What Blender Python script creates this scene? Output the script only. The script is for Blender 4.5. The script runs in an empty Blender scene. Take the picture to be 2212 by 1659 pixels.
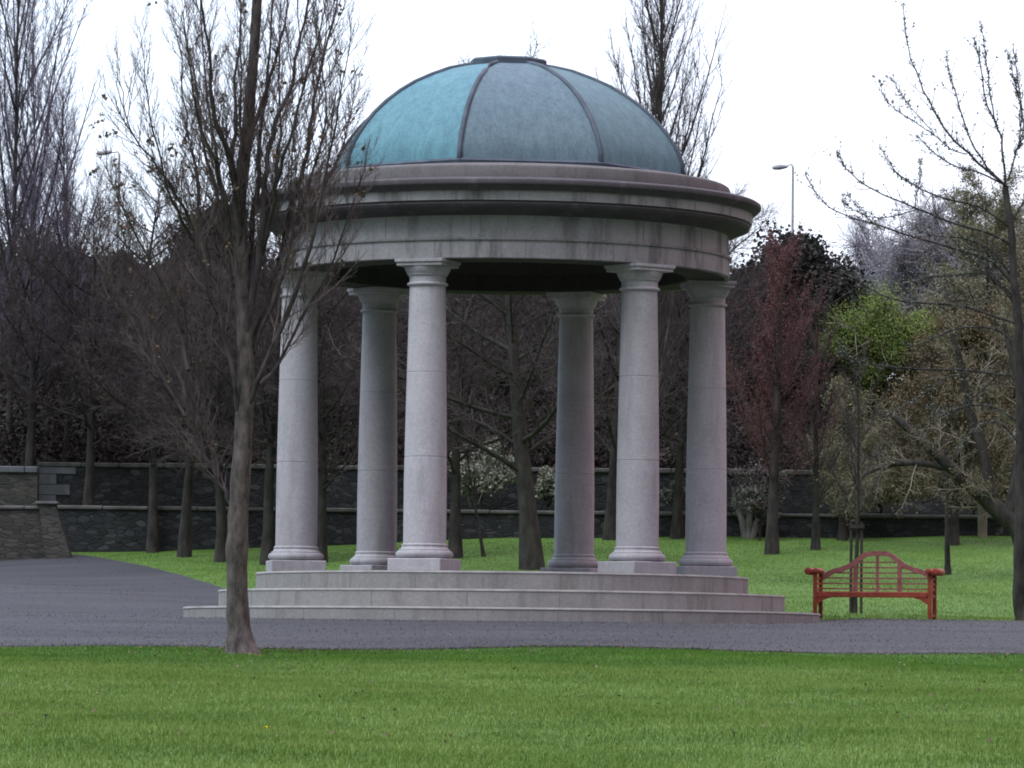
import bpy, math, random
import numpy as np
from mathutils import Vector, Matrix
R=math.radians
scene=bpy.context.scene
col=scene.collection
random.seed(7); rng=np.random.default_rng(7)

# ---------------------------------------------------------------- camera
F=10000.0; PITCH=math.atan(590.5/F); ROLL=0.0108; EYE=Vector((0,0,-0.63))
cam_d=bpy.data.cameras.new('camera'); cam=bpy.data.objects.new('camera',cam_d); col.objects.link(cam)
cam_d.sensor_width=36; cam_d.lens=F/2212*36; cam_d.clip_start=1; cam_d.clip_end=3000
CM=Matrix.Rotation(math.pi/2+PITCH,3,'X')@Matrix.Rotation(ROLL,3,'Z')
cam.matrix_world=Matrix.Translation(EYE)@CM.to_4x4()
scene.camera=cam
def at(xd,yd,Y):
    "a point seen at (xd,yd) of the 2212 x 1659 view, at distance Y"
    d=CM@Vector(((xd-1106)/F,(829.5-yd)/F,-1.0))
    return EYE+d*(Y/d.y)

# ---------------------------------------------------------------- sky, sun, exposure
SUN_EL=R(56); SUN_AZ=R(-50)      # azimuth measured from straight behind the camera; negative = left
world=bpy.data.worlds.new('World'); scene.world=world; world.use_nodes=True
nt=world.node_tree; N=nt.nodes; Lk=nt.links; N.clear()
wo=N.new('ShaderNodeOutputWorld')
sky=N.new('ShaderNodeTexSky'); sky.sky_type='NISHITA'; sky.sun_disc=False
sky.sun_elevation=SUN_EL; sky.sun_rotation=math.pi+SUN_AZ*-1; sky.air_density=1; sky.dust_density=3; sky.ozone_density=2
bg1=N.new('ShaderNodeBackground'); bg1.inputs[1].default_value=0.06
Lk.new(sky.outputs[0],bg1.inputs[0])
tc=N.new('ShaderNodeTexCoord'); sp=N.new('ShaderNodeSeparateXYZ'); Lk.new(tc.outputs['Generated'],sp.inputs[0])
mr=N.new('ShaderNodeMapRange'); mr.inputs[1].default_value=-0.9; mr.inputs[2].default_value=0.9
Lk.new(sp.outputs[0],mr.inputs[0])
rp=N.new('ShaderNodeValToRGB'); Lk.new(mr.outputs[0],rp.inputs[0])
e=rp.color_ramp.elements
e[0].position=0.0; e[0].color=(0.58,0.82,1.0,1)
e[1].position=1.0; e[1].color=(0.78,0.42,0.46,1)
m_=e.new(0.5); m_.color=(0.80,0.86,1.0,1)
def mapr(src,a,b,c,d):
    q=N.new('ShaderNodeMapRange'); q.interpolation_type='SMOOTHSTEP'
    for k,v in zip((1,2,3,4),(a,b,c,d)): q.inputs[k].default_value=v
    Lk.new(src,q.inputs[0]); return q.outputs[0]
def mth(op,a,b):
    q=N.new('ShaderNodeMath'); q.operation=op
    for k,v in ((0,a),(1,b)):
        if isinstance(v,(int,float)): q.inputs[k].default_value=v
        else: Lk.new(v,q.inputs[k])
    return q.outputs[0]
hor=mapr(sp.outputs[1],-0.1,0.9,0.07,1.4)          # the afterglow stands beyond the temple, the sky behind the viewer is dull
up=mapr(sp.outputs[2],0.2,0.85,0.0,1.0)
st=mth('ADD',mth('MULTIPLY',hor,mth('SUBTRACT',1.0,up)),mth('MULTIPLY',up,2.1))
bg2=N.new('ShaderNodeBackground'); Lk.new(st,bg2.inputs[1])
Lk.new(rp.outputs[0],bg2.inputs[0])
ad=N.new('ShaderNodeAddShader'); Lk.new(bg1.outputs[0],ad.inputs[0]); Lk.new(bg2.outputs[0],ad.inputs[1])
Lk.new(ad.outputs[0],wo.inputs[0])
sl=bpy.data.lights.new('sun','SUN'); sl.energy=1.9; sl.angle=R(30); sl.color=(0.93,0.955,1.0)
so=bpy.data.objects.new('sun',sl); col.objects.link(so)
sd=Vector((math.sin(SUN_AZ)*math.cos(SUN_EL),-math.cos(SUN_AZ)*math.cos(SUN_EL),math.sin(SUN_EL)))
so.rotation_euler=sd.to_track_quat('Z','Y').to_euler(); so.location=(0,0,40)
vs=scene.view_settings; vs.view_transform='Standard'; vs.look='None'; vs.gamma=1; vs.use_curve_mapping=False; vs.exposure=0.0
scene.cycles.filter_width=1.9
scene.cycles.max_bounces=6

# ---------------------------------------------------------------- materials
def newmat(name,rough=0.9):
    m=bpy.data.materials.new(name); m.use_nodes=True
    b=m.node_tree.nodes['Principled BSDF']; b.inputs['Roughness'].default_value=rough
    b.inputs['Specular IOR Level'].default_value=0.25
    return m,m.node_tree.nodes,m.node_tree.links,b
def noise(N,L,scale,detail=4,rough=0.6,vec=(1,1,1),w=None):
    t=N.new('ShaderNodeTexCoord'); mp=N.new('ShaderNodeMapping'); mp.inputs['Scale'].default_value=vec
    L.new(t.outputs['Object'],mp.inputs[0])
    n=N.new('ShaderNodeTexNoise'); n.inputs['Scale'].default_value=scale; n.inputs['Detail'].default_value=detail
    n.inputs['Roughness'].default_value=rough; L.new(mp.outputs[0],n.inputs['Vector'])
    return n.outputs['Fac']
def ramp(N,L,fac,stops):
    r=N.new('ShaderNodeValToRGB'); L.new(fac,r.inputs[0]); e=r.color_ramp.elements
    e[0].position=stops[0][0]; e[0].color=(*stops[0][1],1); e[1].position=stops[-1][0]; e[1].color=(*stops[-1][1],1)
    for p,c in stops[1:-1]:
        x=e.new(p); x.color=(*c,1)
    return r.outputs[0]
def mix(N,L,fac,a,b,mode='MIX'):
    m=N.new('ShaderNodeMix'); m.data_type='RGBA'; m.blend_type=mode
    if isinstance(fac,(int,float)): m.inputs[0].default_value=fac
    else: L.new(fac,m.inputs[0])
    for s,v in ((6,a),(7,b)):
        if isinstance(v,tuple): m.inputs[s].default_value=(*v,1)
        else: L.new(v,m.inputs[s])
    return m.outputs[2]
def bump(N,L,b,fac,strength,dist):
    u=N.new('ShaderNodeBump'); u.inputs['Strength'].default_value=strength; u.inputs['Distance'].default_value=dist
    L.new(fac,u.inputs['Height']); L.new(u.outputs[0],b.inputs['Normal'])
def simple(name,c1,c2,scale=6,rough=0.9,vec=(1,1,1),bs=0.0,bd=0.01,lo=0.35,hi=0.65):
    m,N,L,b=newmat(name,rough)
    f=noise(N,L,scale,5,0.65,vec)
    L.new(ramp(N,L,f,[(lo,c1),(hi,c2)]),b.inputs['Base Color'])
    if bs: bump(N,L,b,f,bs,bd)
    return m
def stone(name,base,light,dirt,streak=0.5,joints=False,dirt_lo=0.5,dirt_hi=0.75):
    m,N,L,b=newmat(name,0.85)
    f=noise(N,L,1.3,6,0.7); g=noise(N,L,22,6,0.85)
    c=ramp(N,L,f,[(0.3,base),(0.7,light)])
    c=mix(N,L,0.34,c,ramp(N,L,g,[(0.36,tuple(v*0.55 for v in base)),(0.62,tuple(v*1.08 for v in light))]))
    s=noise(N,L,1.6,5,0.7,(1.6,1.6,0.22))
    sf=ramp(N,L,s,[(dirt_lo,(0,0,0)),(dirt_hi,(1,1,1))])
    q=N.new('ShaderNodeMath'); q.operation='MULTIPLY'; q.inputs[1].default_value=streak
    L.new(sf,q.inputs[0]); c=mix(N,L,q.outputs[0],c,dirt)
    oi=N.new('ShaderNodeObjectInfo'); vr=N.new('ShaderNodeMapRange'); vr.inputs[3].default_value=0.86; vr.inputs[4].default_value=1.08; L.new(oi.outputs['Random'],vr.inputs[0])
    cv=N.new('ShaderNodeCombineColor'); [L.new(vr.outputs[0],cv.inputs[k]) for k in range(3)]
    c=mix(N,L,1.0,c,cv.outputs[0],'MULTIPLY')
    L.new(c,b.inputs['Base Color']); bump(N,L,b,g,0.25,0.008)
    return m
M={}
M['col']=stone('granite_column',(0.345,0.33,0.348),(0.48,0.455,0.475),(0.21,0.19,0.19),0.6)
M['stone']=stone('granite_weathered',(0.26,0.25,0.258),(0.385,0.37,0.378),(0.06,0.052,0.05),0.85,False,0.49,0.70)
M['stoneR']=stone('granite_streaked',(0.26,0.24,0.245),(0.37,0.345,0.35),(0.07,0.06,0.06),0.9,False,0.45,0.68)
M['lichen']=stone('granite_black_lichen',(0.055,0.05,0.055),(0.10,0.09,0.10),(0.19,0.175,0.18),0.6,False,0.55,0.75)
M['step']=stone('granite_step',(0.225,0.216,0.21),(0.33,0.316,0.305),(0.09,0.08,0.072),0.6)
M['nose']=simple('step_nosing',(0.27,0.26,0.25),(0.40,0.385,0.37),3)
M['parapet']=stone('granite_parapet',(0.10,0.093,0.095),(0.165,0.153,0.156),(0.06,0.054,0.052),0.8)
M['bounce_damper']=stone('granite_floor_darkened',(0.10,0.095,0.09),(0.15,0.142,0.135),(0.06,0.055,0.05),0.6)  # darkened to cut bounce light, for the added floor disc
M['joint']=simple('joint_mortar',(0.16,0.15,0.15),(0.24,0.22,0.22),3)
def copper(name,a,b_):
    m,N,L,b=newmat(name,0.65)
    f=noise(N,L,1.5,5,0.65,(1,1,.6)); g=noise(N,L,3.2,5,0.75,(2.2,2.2,.25)); h=noise(N,L,30,5,0.8)
    c=ramp(N,L,f,[(0.32,a),(0.68,b_)])
    c=mix(N,L,0.45,c,ramp(N,L,g,[(0.38,tuple(v*.62 for v in a)),(0.64,tuple(v*1.25 for v in b_))]))
    c=mix(N,L,0.35,c,ramp(N,L,h,[(0.36,tuple(v*.6 for v in a)),(0.62,tuple(v*1.3 for v in b_))]))
    L.new(c,b.inputs['Base Color']); bump(N,L,b,g,0.25,0.02); return m
M['copperL']=copper('copper_teal',(0.085,0.18,0.235),(0.125,0.265,0.31))
M['copperM']=copper('copper_slate',(0.09,0.135,0.172),(0.132,0.195,0.228))
M['copperR']=copper('copper_green',(0.085,0.15,0.185),(0.13,0.22,0.25))
M['rib']=simple('copper_rib_dark',(0.05,0.065,0.085),(0.09,0.11,0.14),3,0.6)
M['asphalt']=None
M['bark']=simple('bark_grey_brown',(0.038,0.031,0.031),(0.135,0.11,0.106),9,0.95,(1,1,.4),0.6,0.03)
M['bark_limb']=simple('bark_limb',(0.028,0.022,0.024),(0.085,0.068,0.07),9,0.95,(1,1,.4),0.6,0.03)
M['bark_red']=simple('bark_reddish',(0.05,0.035,0.033),(0.13,0.09,0.085),9,0.95,(1,1,.4),0.6,0.03)
M['bark_dark']=simple('bark_dark',(0.022,0.02,0.019),(0.06,0.055,0.048),6,0.95,(1,1,.4),0.5,0.03)
M['bark_pale']=simple('bark_pale',(0.12,0.11,0.105),(0.26,0.24,0.23),6,0.95,(1,1,.4),0.5,0.03)
M['twig']=simple('twig_brown',(0.05,0.04,0.042),(0.10,0.08,0.082),3)
M['twig_near']=simple('twig_reddish_brown',(0.075,0.056,0.058),(0.15,0.112,0.115),3)
M['twig_dark']=simple('twig_dark',(0.052,0.042,0.044),(0.095,0.077,0.076),2)
M['twig_red']=simple('twig_rosy',(0.09,0.05,0.052),(0.16,0.075,0.08),2)
M['twig_olive']=simple('twig_olive',(0.19,0.17,0.135),(0.34,0.30,0.235),2)
M['twig_grey']=simple('twig_grey',(0.23,0.225,0.25),(0.38,0.37,0.41),2)
M['leaf_dry']=simple('leaf_dry',(0.08,0.045,0.032),(0.24,0.17,0.14),14)
M['leaf_ever']=simple('leaf_evergreen',(0.026,0.028,0.026),(0.05,0.048,0.042),1.2)
M['leaf_brown']=simple('leaf_brownish_evergreen',(0.036,0.029,0.028),(0.058,0.047,0.042),0.8)
M['leaf_green']=simple('leaf_fresh_green',(0.09,0.14,0.028),(0.21,0.265,0.075),1.5)
M['leaf_olive']=simple('leaf_olive',(0.12,0.12,0.07),(0.25,0.24,0.14),1.5)
M['leaf_bronze']=simple('leaf_bronze',(0.06,0.052,0.036),(0.17,0.125,0.07),0.9)
M['blossom']=simple('blossom_white',(0.12,0.14,0.08),(0.48,0.48,0.42),7)
M['blossom_red']=simple('blossom_rose',(0.09,0.04,0.042),(0.22,0.085,0.095),3)
M['bud']=simple('bud_grey_green',(0.08,0.10,0.09),(0.2,0.2,0.17),20)
M['paint']=simple('paint_red_worn',(0.19,0.035,0.02),(0.42,0.09,0.05),9,0.5,lo=.3,hi=.7)
M['paint_faded']=simple('paint_red_faded',(0.22,0.075,0.07),(0.40,0.165,0.155),9,0.6,lo=.3,hi=.7)
M['metal']=simple('galvanised',(0.3,0.3,0.32),(0.42,0.42,0.44),3,0.5)
M['coping']=simple('coping_stone',(0.07,0.066,0.063),(0.13,0.123,0.118),2.5)
M['quoin']=simple('quoin_stone',(0.085,0.087,0.097),(0.15,0.152,0.165),2.5,bs=.3)
M['yellow']=simple('petal_yellow',(0.8,0.55,0.02),(0.9,0.65,0.04),9)
M['grit']=simple('grit',(0.05,0.05,0.055),(0.26,0.23,0.21),12,lo=.3,hi=.7)
M['debris']=simple('leaf_litter',(0.3,0.22,0.16),(0.5,0.42,0.34),9)
M['dark_granite']=stone('granite_near_black',(0.035,0.032,0.031),(0.06,0.055,0.052),(0.015,0.014,0.014),0.6)  # near-black stone for the soffit ring and the inside ceiling
M['twig_purple']=simple('twig_purple',(0.12,0.105,0.15),(0.24,0.21,0.28),2)
M['soil']=simple('soil',(0.014,0.012,0.011),(0.03,0.026,0.022),4)
# rubble wall
def rubble(name,mort,stops,sx,sz):
    m,N,L,b=newmat(name,0.95)
    t=N.new('ShaderNodeTexCoord'); mp=N.new('ShaderNodeMapping'); mp.inputs['Scale'].default_value=(sx,sx,sz)
    L.new(t.outputs['Object'],mp.inputs[0])
    v=N.new('ShaderNodeTexVoronoi'); v.inputs['Scale'].default_value=1; L.new(mp.outputs[0],v.inputs['Vector'])
    se=N.new('ShaderNodeSeparateColor'); L.new(v.outputs['Color'],se.inputs[0])
    c=ramp(N,L,se.outputs[0],stops)
    v2=N.new('ShaderNodeTexVoronoi'); v2.feature='DISTANCE_TO_EDGE'; v2.inputs['Scale'].default_value=1; L.new(mp.outputs[0],v2.inputs['Vector'])
    ed=ramp(N,L,v2.outputs[0],[(0.02,(0,0,0)),(0.08,(1,1,1))])
    c=mix(N,L,ed,mort,c)
    L.new(c,b.inputs['Base Color']); bump(N,L,b,ed,0.6,0.03)
    return m
M['rubble']=rubble('rubble_limestone',(0.022,0.022,0.022),[(0.0,(0.022,0.023,0.025)),(0.6,(0.032,0.034,0.037)),(0.92,(0.048,0.05,0.055)),(1,(0.07,0.07,0.07))],4.2,9.0)
M['ashlar']=rubble('thin_course_stone',(0.045,0.043,0.04),[(0.0,(0.045,0.043,0.04)),(1,(0.085,0.08,0.07))],3.5,11)
# ground
def asphalt():
    m,N,L,b=newmat('asphalt',0.8)
    f=noise(N,L,0.35,4,0.6); g=noise(N,L,28,6,0.85); h=noise(N,L,0.8,3,0.6,(0.25,1,1))
    c=ramp(N,L,f,[(0.35,(0.028,0.030,0.037)),(0.65,(0.048,0.050,0.059))])
    c=mix(N,L,0.6,c,ramp(N,L,g,[(0.36,(0.012,0.012,0.016)),(0.5,(0.042,0.041,0.047)),(0.66,(0.12,0.115,0.12))]))
    c=mix(N,L,0.35,c,ramp(N,L,h,[(0.35,(0.02,0.02,0.026)),(0.7,(0.08,0.075,0.082))]))
    k=noise(N,L,7,3,0.6); c=mix(N,L,ramp(N,L,k,[(0.66,(0,0,0)),(0.74,(0.5,0.5,0.5))]),c,(0.13,0.11,0.09))
    L.new(c,b.inputs['Base Color']); bump(N,L,b,g,0.5,0.01); return m
M['asphalt']=asphalt()
def grassmat(name,a,bc,k=.35):
    m,N,L,b=newmat(name,0.8)
    f=noise(N,L,0.9,6,0.68,(0.6,0.6,1)); g=noise(N,L,26,2,0.8)
    c=ramp(N,L,f,[(0.38,a),(0.60,bc)])
    c=mix(N,L,k,c,ramp(N,L,g,[(0.3,tuple(v*.55 for v in a)),(0.7,tuple(v*1.3 for v in bc))]))
    y=noise(N,L,1.7,4,0.7)
    c=mix(N,L,ramp(N,L,y,[(0.56,(0,0,0)),(0.8,(0.35,0.35,0.35))]),c,(0.24,0.25,0.09))
    t=N.new('ShaderNodeTexCoord'); sx=N.new('ShaderNodeSeparateXYZ'); L.new(t.outputs['Object'],sx.inputs[0])
    w=noise(N,L,0.35,4,0.7); q=N.new('ShaderNodeMath'); q.operation='MULTIPLY_ADD'; q.inputs[1].default_value=9; L.new(w,q.inputs[0]); L.new(sx.outputs[1],q.inputs[2])
    z=N.new('ShaderNodeMapRange'); z.interpolation_type='SMOOTHSTEP'; z.inputs[1].default_value=59; z.inputs[2].default_value=64; L.new(q.outputs[0],z.inputs[0])
    z2=N.new('ShaderNodeMapRange'); z2.inputs[1].default_value=75; z2.inputs[2].default_value=78; z2.inputs[3].default_value=1; z2.inputs[4].default_value=0; L.new(sx.outputs[1],z2.inputs[0])
    zz=N.new('ShaderNodeMath'); zz.operation='MULTIPLY'; L.new(z.outputs[0],zz.inputs[0]); L.new(z2.outputs[0],zz.inputs[1])
    lush=mix(N,L,1.0,c,(0.58,0.78,0.48),'MULTIPLY')
    c=mix(N,L,zz.outputs[0],c,lush)
    L.new(c,b.inputs['Base Color']); return m
M['turf']=grassmat('turf',(0.055,0.125,0.016),(0.095,0.185,0.034))
M['blade']=grassmat('grass_blade',(0.092,0.172,0.024),(0.185,0.262,0.062))

# ---------------------------------------------------------------- helpers
def link(name,verts,faces,mats,parent=None,smooth=False,mi=None):
    me=bpy.data.meshes.new(name); 
    if isinstance(faces,np.ndarray):
        nv=len(verts); nf=len(faces); k=faces.shape[1]
        me.vertices.add(nv); me.vertices.foreach_set('co',np.asarray(verts,dtype=np.float32).ravel())
        me.loops.add(nf*k); me.loops.foreach_set('vertex_index',faces.astype(np.int32).ravel())
        me.polygons.add(nf); me.polygons.foreach_set('loop_start',np.arange(0,nf*k,k,dtype=np.int32))
        me.update(calc_edges=True)
    else:
        me.from_pydata([tuple(v) for v in verts],[],[tuple(f) for f in faces]); me.update()
    if not isinstance(mats,(list,tuple)): mats=[mats]
    for m in mats: me.materials.append(m)
    if mi is not None: me.polygons.foreach_set('material_index',np.asarray(mi,dtype=np.int32))
    if smooth: me.polygons.foreach_set('use_smooth',np.ones(len(me.polygons),dtype=bool))
    o=bpy.data.objects.new(name,me); col.objects.link(o)
    if parent is not None: o.parent=parent
    return o
def empty(name,loc,label,cat,group=None,rz=0):
    o=bpy.data.objects.new(name,None); o.location=loc; o.rotation_euler=(0,0,rz); col.objects.link(o)
    o.empty_display_size=0.3
    return tag(o,label,cat,group)
def tag(o,label,cat,group=None,kind=None):
    if label: o['label']=label
    if cat: o['category']=cat
    if group: o['group']=group
    if kind: o['kind']=kind
    return o
class MB:
    def __init__(s): s.v=[]; s.f=[]; s.mi=[]
    def add(s,v,f,mi=0):
        n=len(s.v); s.v+= [tuple(p) for p in v]; s.f+=[tuple(i+n for i in q) for q in f]; s.mi+=[mi]*len(f)
    def box(s,x0,x1,y0,y1,z0,z1,M4=None,mi=0,bev=0.0):
        b=bev
        if b<=0:
            v=[Vector(p) for p in ((x0,y0,z0),(x1,y0,z0),(x1,y1,z0),(x0,y1,z0),(x0,y0,z1),(x1,y0,z1),(x1,y1,z1),(x0,y1,z1))]
            f=[(0,3,2,1),(4,5,6,7),(0,1,5,4),(1,2,6,5),(2,3,7,6),(3,0,4,7)]
        else:
            prof=[(0,-b),(0,b)]
            v=[];f=[]
            rings=[(z0,b),(z0+b,0),(z1-b,0),(z1,b)]
            for z,i in rings:
                xs0,xs1,ys0,ys1=x0+i,x1-i,y0+i,y1-i
                c=b
                v+=[Vector(p) for p in ((xs0+c,ys0,z),(xs1-c,ys0,z),(xs1,ys0+c,z),(xs1,ys1-c,z),(xs1-c,ys1,z),(xs0+c,ys1,z),(xs0,ys1-c,z),(xs0,ys0+c,z))]
            for r in range(3):
                for k in range(8):
                    f.append((r*8+k,r*8+(k+1)%8,(r+1)*8+(k+1)%8,(r+1)*8+k))
            f.append(tuple(range(7,-1,-1))); f.append(tuple(range(24,32)))
        if M4 is not None: v=[M4@p for p in v]
        s.add(v,f,mi)
    def tube(s,pts,rad,n=8,mi=0,caps=True):
        pts=[Vector(p) for p in pts]; v=[];f=[]
        up=Vector((0.01,0.3,1))
        for i,p in enumerate(pts):
            t=(pts[min(i+1,len(pts)-1)]-pts[max(i-1,0)]).normalized()
            a=t.cross(Vector((0,1,0.03)) if abs(t.y)<0.9 else Vector((1,0,0))).normalized(); b=t.cross(a)
            r=rad[i] if isinstance(rad,(list,tuple)) else rad
            v+=[p+(a*math.cos(2*math.pi*k/n)+b*math.sin(2*math.pi*k/n))*r for k in range(n)]
        for i in range(len(pts)-1):
            for k in range(n): f.append((i*n+k,i*n+(k+1)%n,(i+1)*n+(k+1)%n,(i+1)*n+k))
        if caps: f.append(tuple(range(n-1,-1,-1))); f.append(tuple((len(pts)-1)*n+k for k in range(n)))
        s.add(v,f,mi)
    def build(s,name,mats,parent=None,smooth=False):
        return link(name,s.v,s.f,mats,parent,smooth,s.mi)
def lathe(prof,n=96,a0=0.0,a1=2*math.pi,close=True,cx=0,cy=0):
    v=[];f=[]; full=close
    m=n if full else n+1
    for j in range(m):
        a=a0+(a1-a0)*j/n
        for r,z in prof: v.append((cx+r*math.sin(a),cy-r*math.cos(a),z))
    k=len(prof)
    for j in range(n):
        j2=(j+1)%m
        for i in range(k-1):
            f.append((j*k+i,j2*k+i,j2*k+i+1,j*k+i+1))
    return v,f
def autosmooth(o,ang=35):
    me=o.data
    me.polygons.foreach_set('use_smooth',np.ones(len(me.polygons),dtype=bool))
    me.set_sharp_from_angle(angle=R(ang))

# ---------------------------------------------------------------- ground
GK=[(-40,-3.1),(0,-2.2),(31,-1.38),(64,-.56),(66,-.47),(72.5,-.12),(75,-.06),(84,-0.0),(88,.16),(92,.42),(104,1.22),(112,1.9),(116.3,2.33),(116.9,2.9),(119.3,3.0),(119.6,4.0),(124,4.5),(150,8.6),(260,14),(900,16)]
TX=[(-40,-.9),(-12.8,-.52),(-5,-.24),(0,0),(12,.2),(40,.25)]
def ip(K,x):
    if x<=K[0][0]: return K[0][1]
    for (a,b),(c,d) in zip(K,K[1:]):
        if x<=c: return b+(d-b)*(x-a)/(c-a)
    return K[-1][1]
def zg(x,y):
    s=min(max((y-84)/32,0),1)
    if y>116.5: s*=max(0,1-(y-116.5)*2)
    h=0.03*math.sin(x*.9+y*.3)*math.sin(y*.22+x*.13)+0.02*math.sin(x*.33+1.3)
    if y>86: h+=0.05*math.sin(x*.7+2)*math.sin(y*.35)*min(1,(y-86)/6)
    if 66<y<86 and abs(x)<9: h*=0.15
    e=min(max((x-4.2)/2.0,0),1)*min(max((y-74)/8,0),1)*(1-min(max((y-84)/10,0),1))*.11
    return ip(GK,y)+ip(TX,x)*s+h+e
def on_ground(xd,yd,lo=25,hi=116):
    "where the sight line through a view point meets the ground"
    prev=None; Y=lo
    while Y<hi:
        p=at(xd,yd,Y)
        if p.z<=zg(p.x,p.y): return Vector((p.x,p.y,zg(p.x,p.y)))
        Y+=0.1
    p=at(xd,yd,hi); return Vector((p.x,p.y,zg(p.x,p.y)))
ys=list(np.arange(-40,20,6))+list(np.arange(20,60,1.5))+list(np.arange(60,116.2,.6))+[116.32,116.9,117.5,118.5,119.3,119.62]+list(np.arange(121,150,3))+[160,180,210,260,400,900]
xs=[-500,-200,-100,-60,-40,-30]+list(np.arange(-24,24.1,.8))+[30,40,60,100,200,500]
V=[(x,y,zg(x,y)) for y in ys for x in xs]; nx=len(xs)
Fq=[(j*nx+i,j*nx+i+1,(j+1)*nx+i+1,(j+1)*nx+i) for j in range(len(ys)-1) for i in range(nx-1)]
jb=ys.index(119.3)*nx; ng=(ys.index(119.3))*(nx-1)
lawn=link('lawn',V[:jb+nx],Fq[:ng],M['turf'],smooth=True)
bank=link('bank',V[jb:],[tuple(i-jb for i in q) for q in Fq[ng:]],M['soil'],smooth=True); tag(bank,'dark leaf covered bank rising behind the walls','bank',kind='structure')
tag(lawn,'mown green lawn rising gently behind the temple','lawn',kind='structure')

# asphalt: near edge & far edge as functions of x
CX=at(1084,1300,80).x; CY=80.0
near=[(-60,63.2),(-9,63.6),(-3,64.3),(3,64.8),(9,65.0),(60,65.6)]
# far edge to the left climbs away; derived from the picture
lp=[on_ground(x,y) for x,y in ((165,1199),(250,1212),(330,1228),(400,1246),(480,1272),(545,1292))]
far=[(-60,116.1),(-12.6,116.1)]+[(p.x,p.y) for p in lp]+[(-3.5,85.2),(0,85.3),(4.2,84.8),(5.0,82.6),(6.0,82.75),(9.2,83.0),(60,83.6)]
far=sorted(far)
LB=sorted([(p.x,p.y) for p in lp])
def far_y(x): return ip(far,x)
xs2=[-60,-40,-30,-22,-16]+list(np.arange(-13,13.01,.25))+[16,22,40,60]
V=[];Fq=[];nr=70
for x in xs2:
    a=ip(near,x)+0.06*math.sin(x*2.1)+0.04*math.sin(x*5.3); b=far_y(x)
    for k in range(nr+1):
        y=a+(b-a)*max(0,(k-.85))/(nr-.85); V.append((x,y+(.10*random.random() if k==0 else 0),zg(x,y)+(0.02 if k else -.06)))
for i in range(len(xs2)-1):
    for k in range(nr):
        o=i*(nr+1)+k; Fq.append((o,o+nr+1,o+nr+2,o+1))
path=link('path',V,Fq,M['asphalt'],smooth=True); tag(path,'grey asphalt path running past the temple steps','path',kind='structure')

def quads(C,size,g,aspect=1.0,jit=.5):
    n=len(C); a=g.normal(size=(n,3)); a/=np.linalg.norm(a,axis=1,keepdims=True)
    b=np.cross(a,g.normal(size=(n,3))); b/=np.linalg.norm(b,axis=1,keepdims=True)
    s=size*(1-jit+2*jit*g.random(n))[:,None]
    a=a*s*aspect; b=b*s
    v=np.stack([C-a-b*.4,C+b*-1.0,C+a-b*.2,C+b],axis=1)   # irregular leaf-like kite
    return v.reshape(-1,3),np.arange(4*n).reshape(n,4)
# grass blades
def blades(n,x0f,x1f,y0,y1,h,wd,keep,name,label,bias=1.0,seed=3):
    g=np.random.default_rng(seed)
    u=g.random(n)**bias; y=y0+(y1-y0)*u
    x=x0f(y)+(x1f(y)-x0f(y))*g.random(n)
    ok=np.array([keep(a,b) for a,b in zip(x,y)]); x=x[ok];y=y[ok];n=len(x)
    z=np.array([zg(a,b) for a,b in zip(x,y)])
    th=g.random(n)*math.pi; w=wd*(.6+.8*g.random(n)); hh=h*(.5+g.random(n))
    lx=g.normal(0,h*.45,n); ly=g.normal(0,h*.45,n)
    dx=np.cos(th)*w/2; dy=np.sin(th)*w/2
    v=np.empty((n,3,3),dtype=np.float32)
    v[:,0]=np.stack([x-dx,y-dy,z-.01],1); v[:,1]=np.stack([x+dx,y+dy,z-.01],1); v[:,2]=np.stack([x+lx,y+ly,z+hh],1)
    o=link(name,v.reshape(-1,3),np.arange(3*n).reshape(n,3),M['blade'])
    return tag(o,label,'grass',kind='stuff')
hw=lambda y:y*0.1106+2.2
blades(700000,lambda y:-hw(y),lambda y:hw(y),29.5,65.8,.030,.009,
       lambda a,b:b<ip(near,a)+0.06*math.sin(a*2.1)+0.04*math.sin(a*5.3)+.05+random.gauss(0,.16),'grass','short mown grass of the near lawn in front of the path',1.0,3)
blades(260000,lambda y:-hw(y),lambda y:hw(y),80.5,116.2,.035,.014,
       lambda a,b:b>far_y(a)+.1 and (a-CX)**2+(b-CY)**2>5.7**2,'grass','short mown grass on the rising lawn behind the temple',1.0,4)

# grit, twigs and crumbs lying on the asphalt
g=np.random.default_rng(77); n=22000
x=g.uniform(-11,11,n); u=g.random(n)
y=np.array([ip(near,a)+.02+(far_y(a)-ip(near,a))*b**1.5 for a,b in zip(x,u)]); ok=(np.hypot(x-CX,y-CY)>5.6); x=x[ok];y=y[ok]
z=np.array([zg(a,b)+.024 for a,b in zip(x,y)])
v,f=quads(np.stack([x,y,z+.003],1),.008,g) if 'quads' in globals() else (None,None)
o=link('grit',v,f,M['grit']); tag(o,'loose grit and leaf crumbs scattered over the asphalt path','grit',kind='stuff')

g=np.random.default_rng(78)
n=520; x=g.uniform(-8,8,n); y=np.array([ip(near,a) for a in x])-np.abs(g.normal(0,.5,n))+.1
x2=g.uniform(-7,7,330); y2=g.uniform(34,64,330); p=at(523,1417,61.0); x3=p.x+g.normal(0,.6,160); y3=p.y+g.normal(0,1.2,160)
x=np.concatenate([x,x2,x3]); y=np.concatenate([y,y2,y3]); z=np.array([zg(a,b)+.03 for a,b in zip(x,y)])
v,f=quads(np.stack([x,y,z],1),.014,g); o=link('leaf_litter',v,f,M['leaf_dry']); tag(o,'small dry leaves scattered over the near lawn and along its edge','leaf litter',kind='stuff')

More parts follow.
